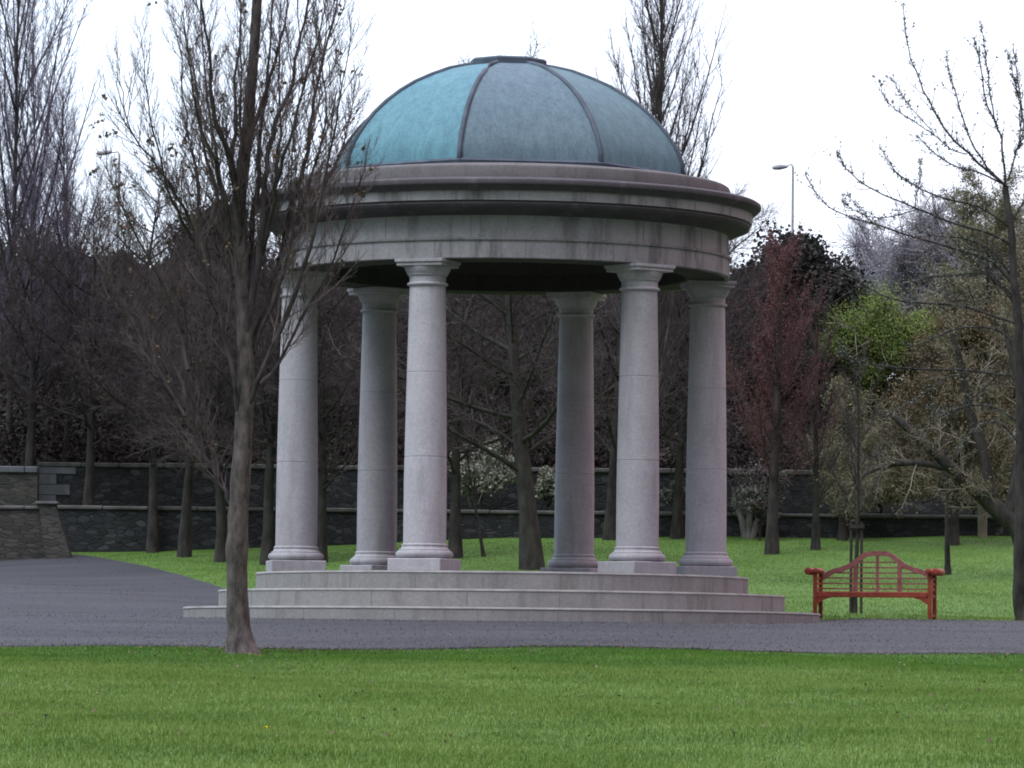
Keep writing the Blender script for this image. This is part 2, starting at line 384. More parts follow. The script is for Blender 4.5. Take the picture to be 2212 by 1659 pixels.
# ---------------------------------------------------------------- temple
T=empty('temple',(CX,CY,0),'round open granite temple with green copper dome on six columns','temple')
def ringpart(name,prof,mat,parent=T,n=160,ang=30,joints=None):
    v,f=lathe(prof,n); J=MB(); J.add(v,f)
    if joints:
        r,za,zb,off,num=joints
        for k in range(num): J.box(-.006,.006,-r-.003,-r+.03,za,zb,Matrix.Rotation(R(off+k*360/num),4,'Z'),1)
    o=J.build(name,[mat,M['joint']],parent); autosmooth(o,ang); return o
def disc_step(r,z0,z1,name='step'):
    b=0.015
    prof=[(r,z0),(r,z1-.035),(r+.012,z1-.03),(r+.012,z1-b),(r+.004,z1),(r-.05,z1+.002),(0.01,z1+.002)]
    v,f=lathe(prof,160); 
    mi=[]
    k=len(prof)-1
    for i in range(len(f)): mi.append(1 if (i%k) in (1,2,3) else 0)
    J=MB(); J.add(v,f); J.mi=mi; a=random.random(); a_end=a+2*math.pi
    while a<a_end-.15:
        J.box(-.006,.006,-r-.0035,-r+.01,z0+.01,z1-.04,Matrix.Rotation(a,4,'Z'),2); a+=random.uniform(.22,.36)
    o=J.build(name,[M['step'],M['nose'],M['joint']],T); autosmooth(o,30)
    return o
v,f=lathe([(4.16,.784),(.01,.784)],64); link('bounce_damper',v,f,M['bounce_damper'],T)  # unseen dark disc added to dim light bouncing up at the rear columns
disc_step(5.48,-.35,.172); disc_step(4.88,.17,.472); disc_step(4.245,.47,.778)
TH=[-21+60*k for k in range(6)]
RC=3.58
def shaft_prof():
    p=[]
    for i in range(25):
        t=i/24; z=1.233+(5.50-1.233)*t
        r=.357-.057*max(0,(t-.22)/.78)**1.25
        p.append((r,z))
    return p
def ins_joint(p,z):
    out=[]
    for (r1,z1),(r2,z2) in zip(p,p[1:]):
        out.append((r1,z1))
        if z1<z<=z2:
            r=r1+(r2-r1)*(z-z1)/(z2-z1)
            out+=[(r,z-.012),(r-.005,z-.005),(r-.005,z+.005),(r,z+.012)]
    out.append(p[-1]); return out
base_prof=[(.30,.984),(.40,.985),(.455,1.0),(.478,1.035),(.478,1.07),(.455,1.105),(.425,1.115),(.425,1.135),(.395,1.15),(.378,1.18),(.385,1.20),(.385,1.215),(.362,1.233),(.30,1.234)]
cap_prof=[(.29,5.50),(.302,5.50),(.335,5.515),(.343,5.535),(.335,5.555),(.305,5.565),(.305,5.66),(.325,5.675),(.335,5.69),(.335,5.70),(.35,5.72),(.375,5.77),(.388,5.81),(.388,5.825),(.2,5.826)]
sp_=shaft_prof(); 
for z in (2.665,4.07): sp_=ins_joint(sp_,z)
first=None
for k,th in enumerate(TH):
    a=R(th); x=RC*math.sin(a); y=-RC*math.cos(a)
    if first is None:
        c=bpy.data.objects.new('column',None)
        v,f=lathe(sp_,40); c=link('column',v,f,M['col'],T); autosmooth(c,25)
        v,f=lathe(base_prof,40); b=link('column_base',v,f,M['col'],c); autosmooth(b,35)
        v,f=lathe(cap_prof,40); cp=link('capital',v,f,M['col'],c); autosmooth(cp,35)
        P=MB(); P.box(-.47,.47,-.47,.47,.775,.984,bev=.012); pl=P.build('plinth',M['col'],c)
        P=MB(); P.box(-.40,.40,-.40,.40,5.826,5.885,bev=.006); P.box(-.425,.425,-.425,.425,5.885,5.94,bev=.006); ab=P.build('abacus',M['col'],c)
        first=(c,[b,cp,pl,ab])
    else:
        c=first[0].copy(); col.objects.link(c)
        for ch in first[1]:
            d=ch.copy(); col.objects.link(d); d.parent=c
    c.parent=T; c.location=(x,y,0); c.rotation_euler=(0,0,a)
ringpart('soffit',[(3.12,6.3),(3.12,5.95),(3.16,5.938),(3.80,5.938)],M['dark_granite'])
ringpart('architrave',[(3.79,5.942),(3.86,5.942),(3.885,5.955),(3.885,6.24),(3.915,6.25),(3.925,6.285),(3.87,6.29)],M['stone'],joints=(3.885,5.96,6.235,5,16))
ringpart('frieze',[(3.868,6.285),(3.865,6.66)],M['stone'],joints=(3.868,6.30,6.65,14,16))
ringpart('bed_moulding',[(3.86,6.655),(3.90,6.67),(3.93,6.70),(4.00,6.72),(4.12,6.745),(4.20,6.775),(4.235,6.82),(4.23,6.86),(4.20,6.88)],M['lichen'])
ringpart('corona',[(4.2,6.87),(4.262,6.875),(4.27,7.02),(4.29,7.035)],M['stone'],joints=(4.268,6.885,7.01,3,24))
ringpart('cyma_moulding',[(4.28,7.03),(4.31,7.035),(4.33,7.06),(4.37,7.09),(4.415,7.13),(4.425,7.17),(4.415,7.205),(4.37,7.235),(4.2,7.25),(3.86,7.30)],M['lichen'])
ringpart('blocking_course',[(3.885,7.27),(3.885,7.46),(3.87,7.49),(3.83,7.515),(3.7,7.54),(3.05,7.62)],M['parapet'],joints=(3.885,7.28,7.45,8,18))
# inside ceiling
ringpart('ceiling',[(3.13,6.2),(3.05,6.6),(2.6,7.1),(1.8,7.6),(.8,7.9),(.01,7.95)],M['dark_granite'],n=64,ang=60)
# dome
DP=[(3.03,7.55),(3.02,7.86),(2.91,8.12),(2.745,8.38),(2.55,8.62),(2.32,8.84),(2.06,9.04),(1.78,9.215),(1.45,9.37),(1.12,9.50),(.80,9.58),(.50,9.63),(.1,9.64)]
RH=[-14.5+45*k for k in range(8)]
DP=[(r/.968,z) for r,z in DP]
A8=(R(RH[0]),R(RH[0])+2*math.pi)
v,f=lathe([(r*.985,z-.03) for r,z in DP],8,*A8); dome=link('dome',v,f,M['rib'],T)
pm={0:'copperM',7:'copperL',1:'copperR',2:'copperM',3:'copperL',4:'copperR',5:'copperM',6:'copperR'}
for k in range(8):
    v,f=lathe(DP,1,R(RH[k]),R(RH[k]+45),False)
    o=link('dome_panel',v,f,M[pm[k]],dome); autosmooth(o,60)
for k in range(8):
    a=R(RH[k]); pts=[Vector((r*math.sin(a),-r*math.cos(a),z)) for r,z in DP]
    b=MB(); b.tube(pts,[.045]*len(pts),8); o=b.build('dome_rib',M['rib'],dome,True)
v,f=lathe([(.70,9.56),(.70,9.60),(.70,9.70),(.66,9.73),(.4,9.75),(.01,9.76)],8,*A8)
o=link('dome_cap',v,f,M['rib'],dome)
v,f=lathe([(3.17,7.60),(3.19,7.66),(3.13,7.70)],8,*A8); o=link('dome_flashing',v,f,M['rib'],dome)

# ---------------------------------------------------------------- bench
def bench():
    g=on_ground(1884,1341); Y=82.4; c=at(1884,1338,Y)
    z0=zg(c.x,Y)
    t=empty('garden_bench',(c.x,Y,z0+.03),'red painted wooden garden bench with arched slatted back and scrolled arms beside the path','bench',rz=R(-14))
    HW=1.03; D=.56
    P=M['paint']; Q=M['paint_faded']
    for sx in (-1,1):
        m=MB(); m.box(sx*HW-.035,sx*HW+.035,-.035,.035,0,.80,bev=.008); m.build('leg',P,t)
        m=MB(); m.box(sx*HW-.035,sx*HW+.035,D-.035,D+.035,0,.82,bev=.008); m.build('leg',P,t)
        for z in (.055,.40,.52,.62,.71):
            m=MB(); m.box(sx*HW-.02,sx*HW+.02,.036,D-.036,z-.022,z+.022,bev=.005); m.build('side_rail',P,t)
        # scrolled arm: flat arm with a roll that overhangs outwards
        m=MB(); pts=[]
        m.box(sx*HW-.05,sx*HW+.05,-.10,D+.06,.80,.86,bev=.012)
        m.build('arm',P,t)
        m=MB()
        m.tube([(sx*(HW+.115),-.12,.835),(sx*(HW+.115),-.11,.835),(sx*(HW+.115),D+.05,.835),(sx*(HW+.115),D+.06,.835)],[.055,.066,.066,.055],16)
        m.tube([(sx*(HW-.02),-.115,.845),(sx*(HW-.02),-.105,.845),(sx*(HW-.02),D+.05,.845)],[.035,.048,.048],14)
        m.build('arm_scroll',P,t,True)
        m=MB()   # bracket under the rail
        s=sx; xx=HW-.036
        v=[(s*xx,-.02,.375),(s*(xx-.26),-.02,.375),(s*(xx-.12),-.02,.33),(s*xx,-.02,.25)]
        v2=[(a,b+.04,c_) for a,b,c_ in v]
        fs=[(0,1,2,3),(7,6,5,4),(0,4,5,1),(1,5,6,2),(2,6,7,3),(3,7,4,0)]
        if s<0: fs=[tuple(reversed(f)) for f in fs]
        m.add(v+v2,fs); m.build('bracket',P,t)
    m=MB(); m.box(-HW+.036,HW-.036,-.03,.03,.375,.47,bev=.008); m.build('seat_rail',P,t)
    m=MB()
    for k in range(8):
        y=.0+.07*k; m.box(-HW+.04,HW-.04,y+.035,y+.085,.455,.48,bev=.005)
    m.build('seat',P,t)
    # arched top rail
    K=[(0,1.215),(.12,1.213),(.23,1.19),(.32,1.135),(.42,1.05),(.52,.98),(.66,.925),(.80,.89),(.90,.845),(1.0,.78)]
    def top(u): return ip(K,abs(u))
    n=48; m=MB(); v=[];f=[]
    yb=D-.02
    for i in range(n+1):
        u=-.995+1.99*i/n; zt=top(u); du=.02
        sl=(top(u+du)-top(u-du))/(2*du); th=.088*math.sqrt(1+sl*sl)
        for yy,zz in ((yb-.025,zt-th),(yb-.025,zt),(yb+.03,zt),(yb+.03,zt-th)): v.append((u,yy,zz))
    for i in range(n):
        for k in range(4): f.append((i*4+k,(i+1)*4+k,(i+1)*4+(k+1)%4,i*4+(k+1)%4))
    f+= [(0,1,2,3),(n*4+3,n*4+2,n*4+1,n*4)]
    f=[tuple(reversed(q)) for q in f]
    m.add(v,f); m.build('back_rail',Q,t)
    for u in (-.40,0,.40):
        m=MB(); w=.038 if u else .026
        m.box(u-w,u+w,yb-.022,yb+.02,.47,top(u)-.06,bev=.005); m.build('back_post',Q,t)
    m=MB()
    for z in (.535,.63,.725,.82,.915,1.01):
        # extent where the slat stays under the rail
        us=[u/100 for u in range(0,100) if top(u/100)-.075>z]
        w=max(us) if us else .1
        m.box(-w,w,yb-.006,yb+.008,z-.013,z+.013)
    m.build('back_slats',Q,t)
bench()

# ---------------------------------------------------------------- walls
def wall(name,label,pts,z1,z0,th,mat,cop=.12,over=.05,quoin_at=None,copm=None):
    "a wall along x (pts = x0,x1 at depth y)"
    x0,x1,y=pts; t=empty(name,((x0+x1)/2,y,z0),label,'wall'); cx=(x0+x1)/2
    m=MB(); n=max(1,int((x1-x0)/1.5))
    m.box(x0-cx,x1-cx,0,th,0,z1-z0-cop,bev=.01); m.build('wall_face',mat,t)
    m=MB(); x=x0
    while x<x1-.01:
        xn=min(x+random.uniform(.9,1.3),x1)
        dz=random.uniform(-.012,.012)
        m.box(x-cx+.005,xn-cx-.005,-over,th+over,z1-z0-cop+.002,z1-z0+dz,bev=.025); x=xn
    m.build('coping',copm or M['coping'],t)
    return t,cx
xl=at(120,1095,116).x
wall('stone_wall','long low dark rubble wall with pale coping at the back of the lawn',(xl,30,116.3),at(900,1100,116.3).z,1.2,.45,M['rubble'],.10)
xu=at(82,1000,119.3).x
tw,cx_=wall('stone_wall','taller dark rubble wall behind the low one, pale cut stones at its left end',(xu,30,119.2),at(700,1004,119.2).z,2.6,.45,M['rubble'],.13)
m=MB(); z=0; k=0; top=at(700,1004,119.2).z-2.6-.135
while z<top-.05:
    h=min(.27,top-z); w=.85 if k%2 else .5
    if z+h>top-.05: w=1.0
    m.box(xu-cx_-.02,xu-cx_+w,-.03,.2,z+.008,z+h,bev=.012); z+=h; k+=1
m.build('quoin',M['quoin'],tw)
xb=at(112,1095,113.5).x
wall('stone_wall','low thin coursed stone wall at the far left end of the path',(-40,xb,113.6),at(40,1093,113.6).z,.8,.5,M['ashlar'],.09)
xc=at(86,1010,117.8).x
t,c=wall('stone_wall','upper thin coursed stone wall with rounded coping at the left edge',(-40,xc-.05,117.8),at(40,1008,117.8).z,1.6,.4,M['ashlar'],.16,.06,None,M['quoin'])
# battered pier
p0=at(150,1196,113.4); 
t=empty('stone_pier',(p0.x-.25,113.4,zg(p0.x,113.4)-.1),'leaning pale stone pier ending the low wall by the path','pier')
m=MB(); h=at(110,1090,113.4).z-(zg(p0.x,113.4)-.1)
v=[(-.32,-.1,0),(.34,-.1,0),(.34,.45,0),(-.32,.45,0),(-.52,0,h),(-.12,0,h),(-.12,.45,h),(-.52,.45,h)]
m.add(v,[(0,3,2,1),(4,5,6,7),(0,1,5,4),(1,2,6,5),(2,3,7,6),(3,0,4,7)]); m.build('pier_body',M['ashlar'],t)
m=MB(); m.box(-.60,-.05,-.06,.5,h+.002,h+.08,bev=.02); m.build('coping',M['coping'],t)

# ---------------------------------------------------------------- tubes in bulk
class TreeMesh:
    def __init__(s): s.p={0:[],1:[]}; s.tips=[]; s.leaf=[]
    def add(s,which,pts,rad,sides): s.p[which].append((pts,rad,sides))
def bulk(paths):
    VV=[];FF=[];off=0; groups={}
    for pts,rad,s in paths: groups.setdefault((len(pts),s),[]).append((pts,rad))
    for (n,s),L in groups.items():
        P=np.array([[tuple(q) for q in a] for a,_ in L],dtype=np.float64); Rr=np.array([b for _,b in L])
        m=len(L)
        Tn=np.empty_like(P); Tn[:,1:-1]=P[:,2:]-P[:,:-2]; Tn[:,0]=P[:,1]-P[:,0]; Tn[:,-1]=P[:,-1]-P[:,-2]
        Tn/=np.linalg.norm(Tn,axis=2,keepdims=True)+1e-9
        ref=np.zeros((m,1,3)); mean=np.abs(Tn.mean(axis=1)); ax=np.argmin(mean,axis=1); ref[np.arange(m),0,ax]=1
        A=np.cross(Tn,np.broadcast_to(ref,Tn.shape)); A/=np.linalg.norm(A,axis=2,keepdims=True)+1e-9
        B=np.cross(Tn,A)
        ang=2*np.pi*np.arange(s)/s
        ring=P[:,:,None,:]+(A[:,:,None,:]*np.cos(ang)[None,None,:,None]+B[:,:,None,:]*np.sin(ang)[None,None,:,None])*Rr[:,:,None,None]
        VV.append(ring.reshape(-1,3))
        base=(np.arange(m)*n*s)[:,None,None]+(np.arange(n-1)*s)[None,:,None]
        k=np.arange(s)[None,None,:]; k2=(np.arange(s)+1)%s; k2=k2[None,None,:]
        Fc=np.stack([base+k,base+k2,base+s+k2,base+s+k],axis=-1).reshape(-1,4)+off
        FF.append(Fc); off+=m*n*s
    return np.concatenate(VV),np.concatenate(FF)
def crown_obj(T,parent,twigm,leafm,name='crown'):
    V=[];Fc=[];mi=[];off=0
    if T.p[1]:
        v,f=bulk(T.p[1]); V.append(v);Fc.append(f);mi.append(np.zeros(len(f),int)); off=len(v)
    for v,f in T.leaf:
        V.append(v);Fc.append(f+off);off+=len(v);mi.append(np.ones(len(f),int))
    return link(name,np.concatenate(V),np.concatenate(Fc),[twigm,leafm],parent,mi=np.concatenate(mi))
def trunk_obj(T,parent,bark):
    v,f=bulk(T.p[0]); return link('trunk',v,f,bark,parent,smooth=True)
GA=2.399963; RMIN=.0045
def rotdir(d,ang,az):
    a=d.orthogonal().normalized(); a=Matrix.Rotation(az,3,d)@a
    return (Matrix.Rotation(ang,3,a)@d).normalized()
def grow(T,p,d,L,r,lvl,cfg,rnd):
    c=cfg[lvl]; n=c['n']; pts=[p.copy()]; q=p.copy(); ds=[d]
    for i in range(n):
        d=Vector((d.x+rnd.gauss(0,c['w']),d.y+rnd.gauss(0,c['w']),d.z+rnd.gauss(0,c['w'])+c['up'])).normalized()
        q=q+d*(L/n); pts.append(q.copy()); ds.append(d)
    tip=c.get('tip',.3); rad=[r*(1-(1-tip)*(i/n)) for i in range(n+1)]
    if lvl==0 and c.get('flare'): rad[0]*=1.35
    T.add(0 if lvl<2 else 1,pts,rad,8 if lvl==0 else (5 if lvl==1 else 3))
    if lvl+1>=len(cfg): T.tips.append(pts[-1]); return
    sprout(T,pts,ds,rad,L,lvl,cfg,rnd)
def sprout(T,pts,ds,rad,L,lvl,cfg,rnd,scale=1.0):
    c=cfg[lvl]; n=len(pts)-1; K=max(1,int(c['k']*scale*rnd.uniform(.85,1.15))); az=rnd.uniform(0,6.28)
    for k in range(K):
        t=c['t0']+(1-c['t0'])*(k+rnd.random())/K; t=min(t,.999)
        i=int(t*n); fr=t*n-i; p=pts[i].lerp(pts[i+1],fr)
        az+=GA+rnd.gauss(0,.4)
        ang=R(c['a']*rnd.uniform(.7,1.3))
        sh=c.get('shape'); 
        cl=L*c['r']*(sh(t) if sh else (1-.55*t))*rnd.uniform(.7,1.2)
        cr=min(rad[i]*.75,max(RMIN,cl*c.get('rk',.018)))
        grow(T,p,rotdir(ds[i+1],ang,az),cl,cr,lvl+1,cfg,rnd)
def follow(T,ps,rpx,Y,rnd,depth=.0,sides=8,thin=1.0,wob=1.0):
    "a limb through hand-measured view points"
    n=len(ps); pts=[];rad=[]
    yo=rnd.uniform(-1,1)*depth
    for i,(x,y) in enumerate(ps):
        t=i/(n-1); p=at(x,y,Y+yo*t); pts.append(p); rad.append((rpx[0]+(rpx[1]-rpx[0])*t)*Y/F*thin)
    # resample smooth (Catmull-Rom)
    out=[];ro=[]
    for i in range(n-1):
        p0=pts[max(i-1,0)];p1=pts[i];p2=pts[i+1];p3=pts[min(i+2,n-1)]
        for k in range(3):
            t=k/3
            q=0.5*((2*p1)+(p2-p0)*t+(2*p0-5*p1+4*p2-p3)*t*t+(3*p1-p0-3*p2+p3)*t**3)
            q=q+Vector((rnd.gauss(0,.012*wob),rnd.gauss(0,.02*wob),0))
            out.append(q); ro.append((rad[i]+(rad[i+1]-rad[i])*t)*(1+rnd.gauss(0,.03)))
    out.append(pts[-1]); ro.append(rad[-1])
    T.add(0,out,ro,sides)
    ds=[(out[min(i+1,len(out)-1)]-out[max(i-1,0)]).normalized() for i in range(len(out))]
    L=sum((b-a).length for a,b in zip(out,out[1:]))
    return out,ds,ro,L
def rebase(T,base):
    for w in (0,1): T.p[w]=[([q-base for q in pts],r,s) for pts,r,s in T.p[w]]
    T.tips=[q-base for q in T.tips]

# ---- near upright tree on the lawn
def near_tree():
    global RMIN
    RMIN=.0055
    rnd=random.Random(11); g=np.random.default_rng(11); T=TreeMesh(); Y=61.0
    b=at(523,1417,Y); base=Vector((b.x,b.y,zg(b.x,b.y)))
    cfgL=[None,dict(n=6,k=32,t0=.12,a=28,r=.26,w=.05,up=.09,rk=.010,shape=lambda t:1-.45*t),
      dict(n=5,k=10,t0=.12,a=25,r=.45,w=.065,up=.11,tip=.3,rk=.010),
      dict(n=4,k=5,t0=.15,a=27,r=.55,w=.085,up=.10,tip=.45,rk=.010),
      dict(n=3,w=.14,up=.1,tip=.5)]
    trunk=[(524,1424),(519,1385),(514,1330),(512,1250),(513,1150),(518,1050),(525,950),(530,850),(530,760),(526,650),(520,530),(518,430),(530,320),(541,200),(551,80),(559,-80),(566,-260)]
    out,ds,ro,L=follow(T,trunk,(27,9),Y,rnd,0,14,1,.25)
    ro[0]=.34;ro[1]=.26;ro[2]=.215; ro[3]=.19
    i0=len(out)//2
    sprout(T,out[i0:],ds[i0:],ro[i0:],L*.4,1,cfgL,rnd,1.3)
    limbs=[([(510,1120),(492,1075),(468,1035),(440,980),(415,900),(402,800),(396,690),(380,600),(350,500),(330,420)],(7,3),.5),
     ([(520,900),(505,820),(480,700),(450,600),(425,510),(405,460),(367,400),(333,350),(300,310),(275,240),(262,170)],(7.5,3),-.6),
     ([(405,800),(385,700),(345,610),(300,520),(262,440),(240,380)],(6,2),.4),
     ([(455,620),(440,520),(430,467),(420,380),(410,310),(397,267),(385,150),(370,40)],(7.5,3.5),.7),
     ([(515,470),(505,370),(490,320),(470,270),(464,200),(458,120),(440,0),(430,-120)],(11,5),-.8),
     ([(524,650),(535,560),(545,460),(556,380),(560,270),(568,200),(580,80),(582,-60)],(11,6),.6),
     ([(528,740),(550,620),(570,500),(576,400),(585,320),(610,250),(637,190),(650,110),(668,30),(690,-80)],(12,6),-.5),
     ([(532,800),(560,700),(600,560),(633,420),(653,350),(668,230),(684,150),(705,60),(735,-60)],(12,5),.8),
     ([(534,880),(570,800),(620,690),(665,580),(690,480),(710,380),(730,280),(745,200),(770,90)],(9,3),-.9),
     ([(560,830),(600,780),(650,680),(705,580),(740,480),(765,400),(785,330)],(6,2),.9),
     ([(531,760),(510,660),(490,560),(470,440),(440,330),(420,220),(400,100),(380,0)],(9,4),.9),
     ([(500,520),(490,430),(470,360),(440,280),(425,180),(405,60)],(8,3),-1.0),
     ([(560,560),(590,470),(610,380),(640,290),(670,180),(700,90),(720,-10)],(8,3),-1.1),
     ([(545,300),(560,220),(590,130),(610,40),(620,-80)],(8,4),.6),
     ([(512,440),(500,340),(505,250),(500,150),(510,40),(505,-80)],(9,4),1.0),
     ([(395,720),(370,650),(330,570),(280,480),(250,400),(235,330)],(5,2),-.5),
     ([(402,860),(380,800),(330,720),(290,640),(270,560),(262,500)],(5,2),.5),
     ([(512,600),(495,520),(480,430),(470,350),(452,250),(440,150),(432,50),(428,-60)],(7,3),.3),
     ([(520,560),(525,450),(528,350),(522,240),(524,120),(520,0)],(7,3),-.4),
     ([(540,620),(560,520),(590,420),(600,320),(603,220),(600,100),(606,-20)],(7,3),.2),
     ([(545,760),(590,660),(625,540),(648,460),(690,330),(705,240),(700,130),(712,20)],(7,3),-.2),
     ([(430,560),(400,480),(370,430),(345,300),(330,200),(320,90)],(5,2),-1.2),
     ([(400,900),(360,830),(310,740),(250,640),(225,560),(215,470),(205,400)],(5,2),.1),
     ([(600,560),(640,500),(690,400),(725,320),(750,240),(760,150)],(6,2),1.1)]
    for ps,rp_,dp in limbs:
        o,d_,r_,L=follow(T,ps,(rp_[0],rp_[1]*.35),Y,rnd,0,7,.74)
        # give every limb its own depth
        for i,q in enumerate(o): q.y+=dp*(i/len(o))**.8*1.3
        T.p[0][-1]=(o,r_,7)
        sprout(T,o,d_,r_,L,1,cfgL,rnd,.92)
    rebase(T,base)
    root=empty('upright_tree',base,'tall bare many-stemmed tree on the near lawn, in front of the temple','tree')
    tips=np.array([tuple(t) for t in T.tips]); sel=tips[g.random(len(tips))<.0025]
    C=np.repeat(sel,5,axis=0)+g.normal(0,.025,(len(sel)*5,3))
    T.leaf.append(quads(C,.024,g))
    lowC=g.normal(0,1,(150,3))*np.array([.6,.6,1.0])+np.array([.3,0,5.3])
    sel=tips[(tips[:,2]<7)&(g.random(len(tips))<.006)]
    C=np.repeat(sel,5,axis=0)+g.normal(0,.03,(len(sel)*5,3)); T.leaf.append(quads(C,.026,g))
    v,f=bulk(T.p[0][:1]); link('trunk',v,f,M['bark'],root,smooth=True)
    v,f=bulk(T.p[0][1:]); link('limbs',v,f,M['bark_limb'],root,smooth=True)
    crown_obj(T,root,M['twig_near'],M['leaf_dry'])
    # surface roots
    print('near tree twigs',len(T.p[1]))
near_tree()

# ---- right cherry tree
def cherry():
    global RMIN
    RMIN=.0085
    rnd=random.Random(5); g=np.random.default_rng(5); T=TreeMesh(); Y=84.0
    b=at(2207,1334,Y); base=Vector((b.x,b.y,zg(b.x,b.y)))
    cfg=[None,dict(n=5,k=15,t0=.2,a=42,r=.18,w=.05,up=.12,rk=.012,shape=lambda t:1-.5*t),
      dict(n=4,k=2,t0=.3,a=35,r=.4,w=.07,up=.1,tip=.4,rk=.012),
      dict(n=3,w=.1,up=.1,tip=.5)]
    u=lambda L:[(1474.7+x/3,y/3) for x,y in L]; w=lambda L:[(1474.7+x/3,553+y/3) for x,y in L]
    follow(T,[(2209,1345),(2204,1280),(2203,1150),(2206,1000),(2205,860),(2201,760),(2199,680),(2190,600),(2185,520),(2178,450),(2172,402)],(15,6.5),Y,rnd,0,12)
    B=[(u([(2090,1200),(1950,1090),(1850,1000),(1720,880),(1620,720),(1530,540),(1450,330),(1415,40)]),(4.5,1.2)),
     (u([(1850,1000),(1740,960),(1620,850),(1440,730),(1320,620),(1290,490)]),(2,.9)),
     (u([(1620,850),(1510,720),(1430,600),(1360,475)]),(1.6,.9)),
     (u([(2090,1200),(1980,1080),(1870,900),(1800,680),(1750,480),(1722,350)]),(3.6,1.2)),
     (u([(2090,1200),(2070,1000),(2040,850),(1960,700),(1910,430),(1868,270)]),(4,1.2)),
     (u([(2040,850),(2000,600),(1985,400),(1980,270),(1970,115)]),(2.5,1)),
     (u([(2160,1850),(2000,1700),(1830,1640),(1560,1570),(1330,1500),(1200,1465),(1060,1430),(930,1370),(830,1270),(770,1155)]),(4,1)),
     (u([(2140,1600),(2000,1520),(1760,1460),(1510,1360),(1300,1280),(1130,1190),(1020,1080),(990,1015)]),(4,1)),
     (u([(2130,1480),(1900,1340),(1700,1300),(1530,1240),(1400,1160),(1300,1050),(1255,980)]),(3.6,1)),
     (u([(1510,1360),(1400,1390),(1270,1410),(1170,1385),(1080,1335),(1035,1285)]),(1.8,.9)),
     (u([(1300,1490),(1200,1400),(1130,1300),(1085,1230)]),(1.5,.8)),
     (u([(2090,1200),(1900,1110),(1780,1090),(1650,1020),(1570,950),(1500,880)]),(3,1)),
     (u([(2110,1170),(2150,1000),(2190,820),(2140,620),(2115,540)]),(3,1)),
     (u([(2190,820),(2180,600),(2140,420),(2128,325)]),(2,1)),
     (u([(2120,1450),(2220,1300),(2320,1150),(2400,950)]),(4.5,1.5)),
     (u([(2150,1000),(2212,900),(2300,700),(2330,400)]),(3,1)),
     (u([(2180,950),(2200,700),(2170,450),(2150,270)]),(2.4,1)),
     (u([(1510,1360),(1530,1240),(1560,1100),(1570,1000)]),(1.6,.9)),
     (w([(2180,450),(1850,330),(1600,300),(1450,290),(1300,240),(1200,180),(1100,110)]),(4,1.4)),
     (w([(2170,870),(2140,780),(2050,770),(1850,740),(1600,735),(1300,715),(1150,680),(1050,640),(1000,560)]),(5,1.5)),
     (w([(2190,420),(2130,270),(1970,110),(1850,110),(1650,125),(1400,150)]),(4,1.3)),
     (w([(2180,900),(2350,700),(2500,600)]),(6,3)),
     (w([(1850,740),(1700,800),(1550,900),(1420,980),(1300,1050)]),(2.2,1)),
     (w([(2050,770),(1900,900),(1750,1000),(1640,960)]),(2,1)),
     (w([(2190,1100),(2080,1000),(1950,960),(1800,980),(1650,1060),(1560,1180)]),(4,1)),
     (w([(2190,1250),(2100,1120),(1980,1080),(1850,1150),(1760,1260)]),(3,1)),
     (w([(2195,600),(2060,480),(1900,450),(1750,470),(1600,540),(1500,560)]),(4,1)),
     (w([(2180,330),(2080,180),(1980,60),(1900,-40),(1840,-120)]),(4,1)),
     (w([(2180,200),(2060,40),(1950,-60),(1800,-110),(1650,-120),(1520,-150)]),(4,1))]
    buds=[]
    for i,(ps,rp_) in enumerate(B):
        o,d_,r_,L=follow(T,ps,rp_,Y,rnd,0,5,.72); dp=rnd.uniform(-1.2,1.2)
        for j,q in enumerate(o): q.y+=dp*(j/len(o))
        T.p[0][-1]=(o,r_,5)
        sprout(T,o,d_,r_,L,1,cfg,rnd,.8)
        n=int(L*26)
        for _ in range(n):
            t=rnd.uniform(.12,1); i2=min(int(t*(len(o)-1)),len(o)-2); q=o[i2].lerp(o[i2+1],rnd.random())
            s=rnd.choice([.014,.018,.022,.03,.045])
            for _ in range(int(3+s*130)): buds.append((q.x+rnd.gauss(0,s),q.y+rnd.gauss(0,s),q.z+rnd.gauss(0,s)))
    for pts,_,_ in T.p[1]:
        for q in pts[1:]:
            if rnd.random()<.35:
                for _ in range(3): buds.append((q.x+rnd.gauss(0,.012),q.y+rnd.gauss(0,.012),q.z+rnd.gauss(0,.012)))
    C=np.array(buds)-np.array(tuple(base))
    rebase(T,base); T.leaf.append(quads(C,.014,g))
    root=empty('cherry_tree',base,'open branched cherry tree with small buds at the right edge, beside the red bench','tree')
    trunk_obj(T,root,M['bark_dark']); crown_obj(T,root,M['twig'],M['bud'])
cherry()

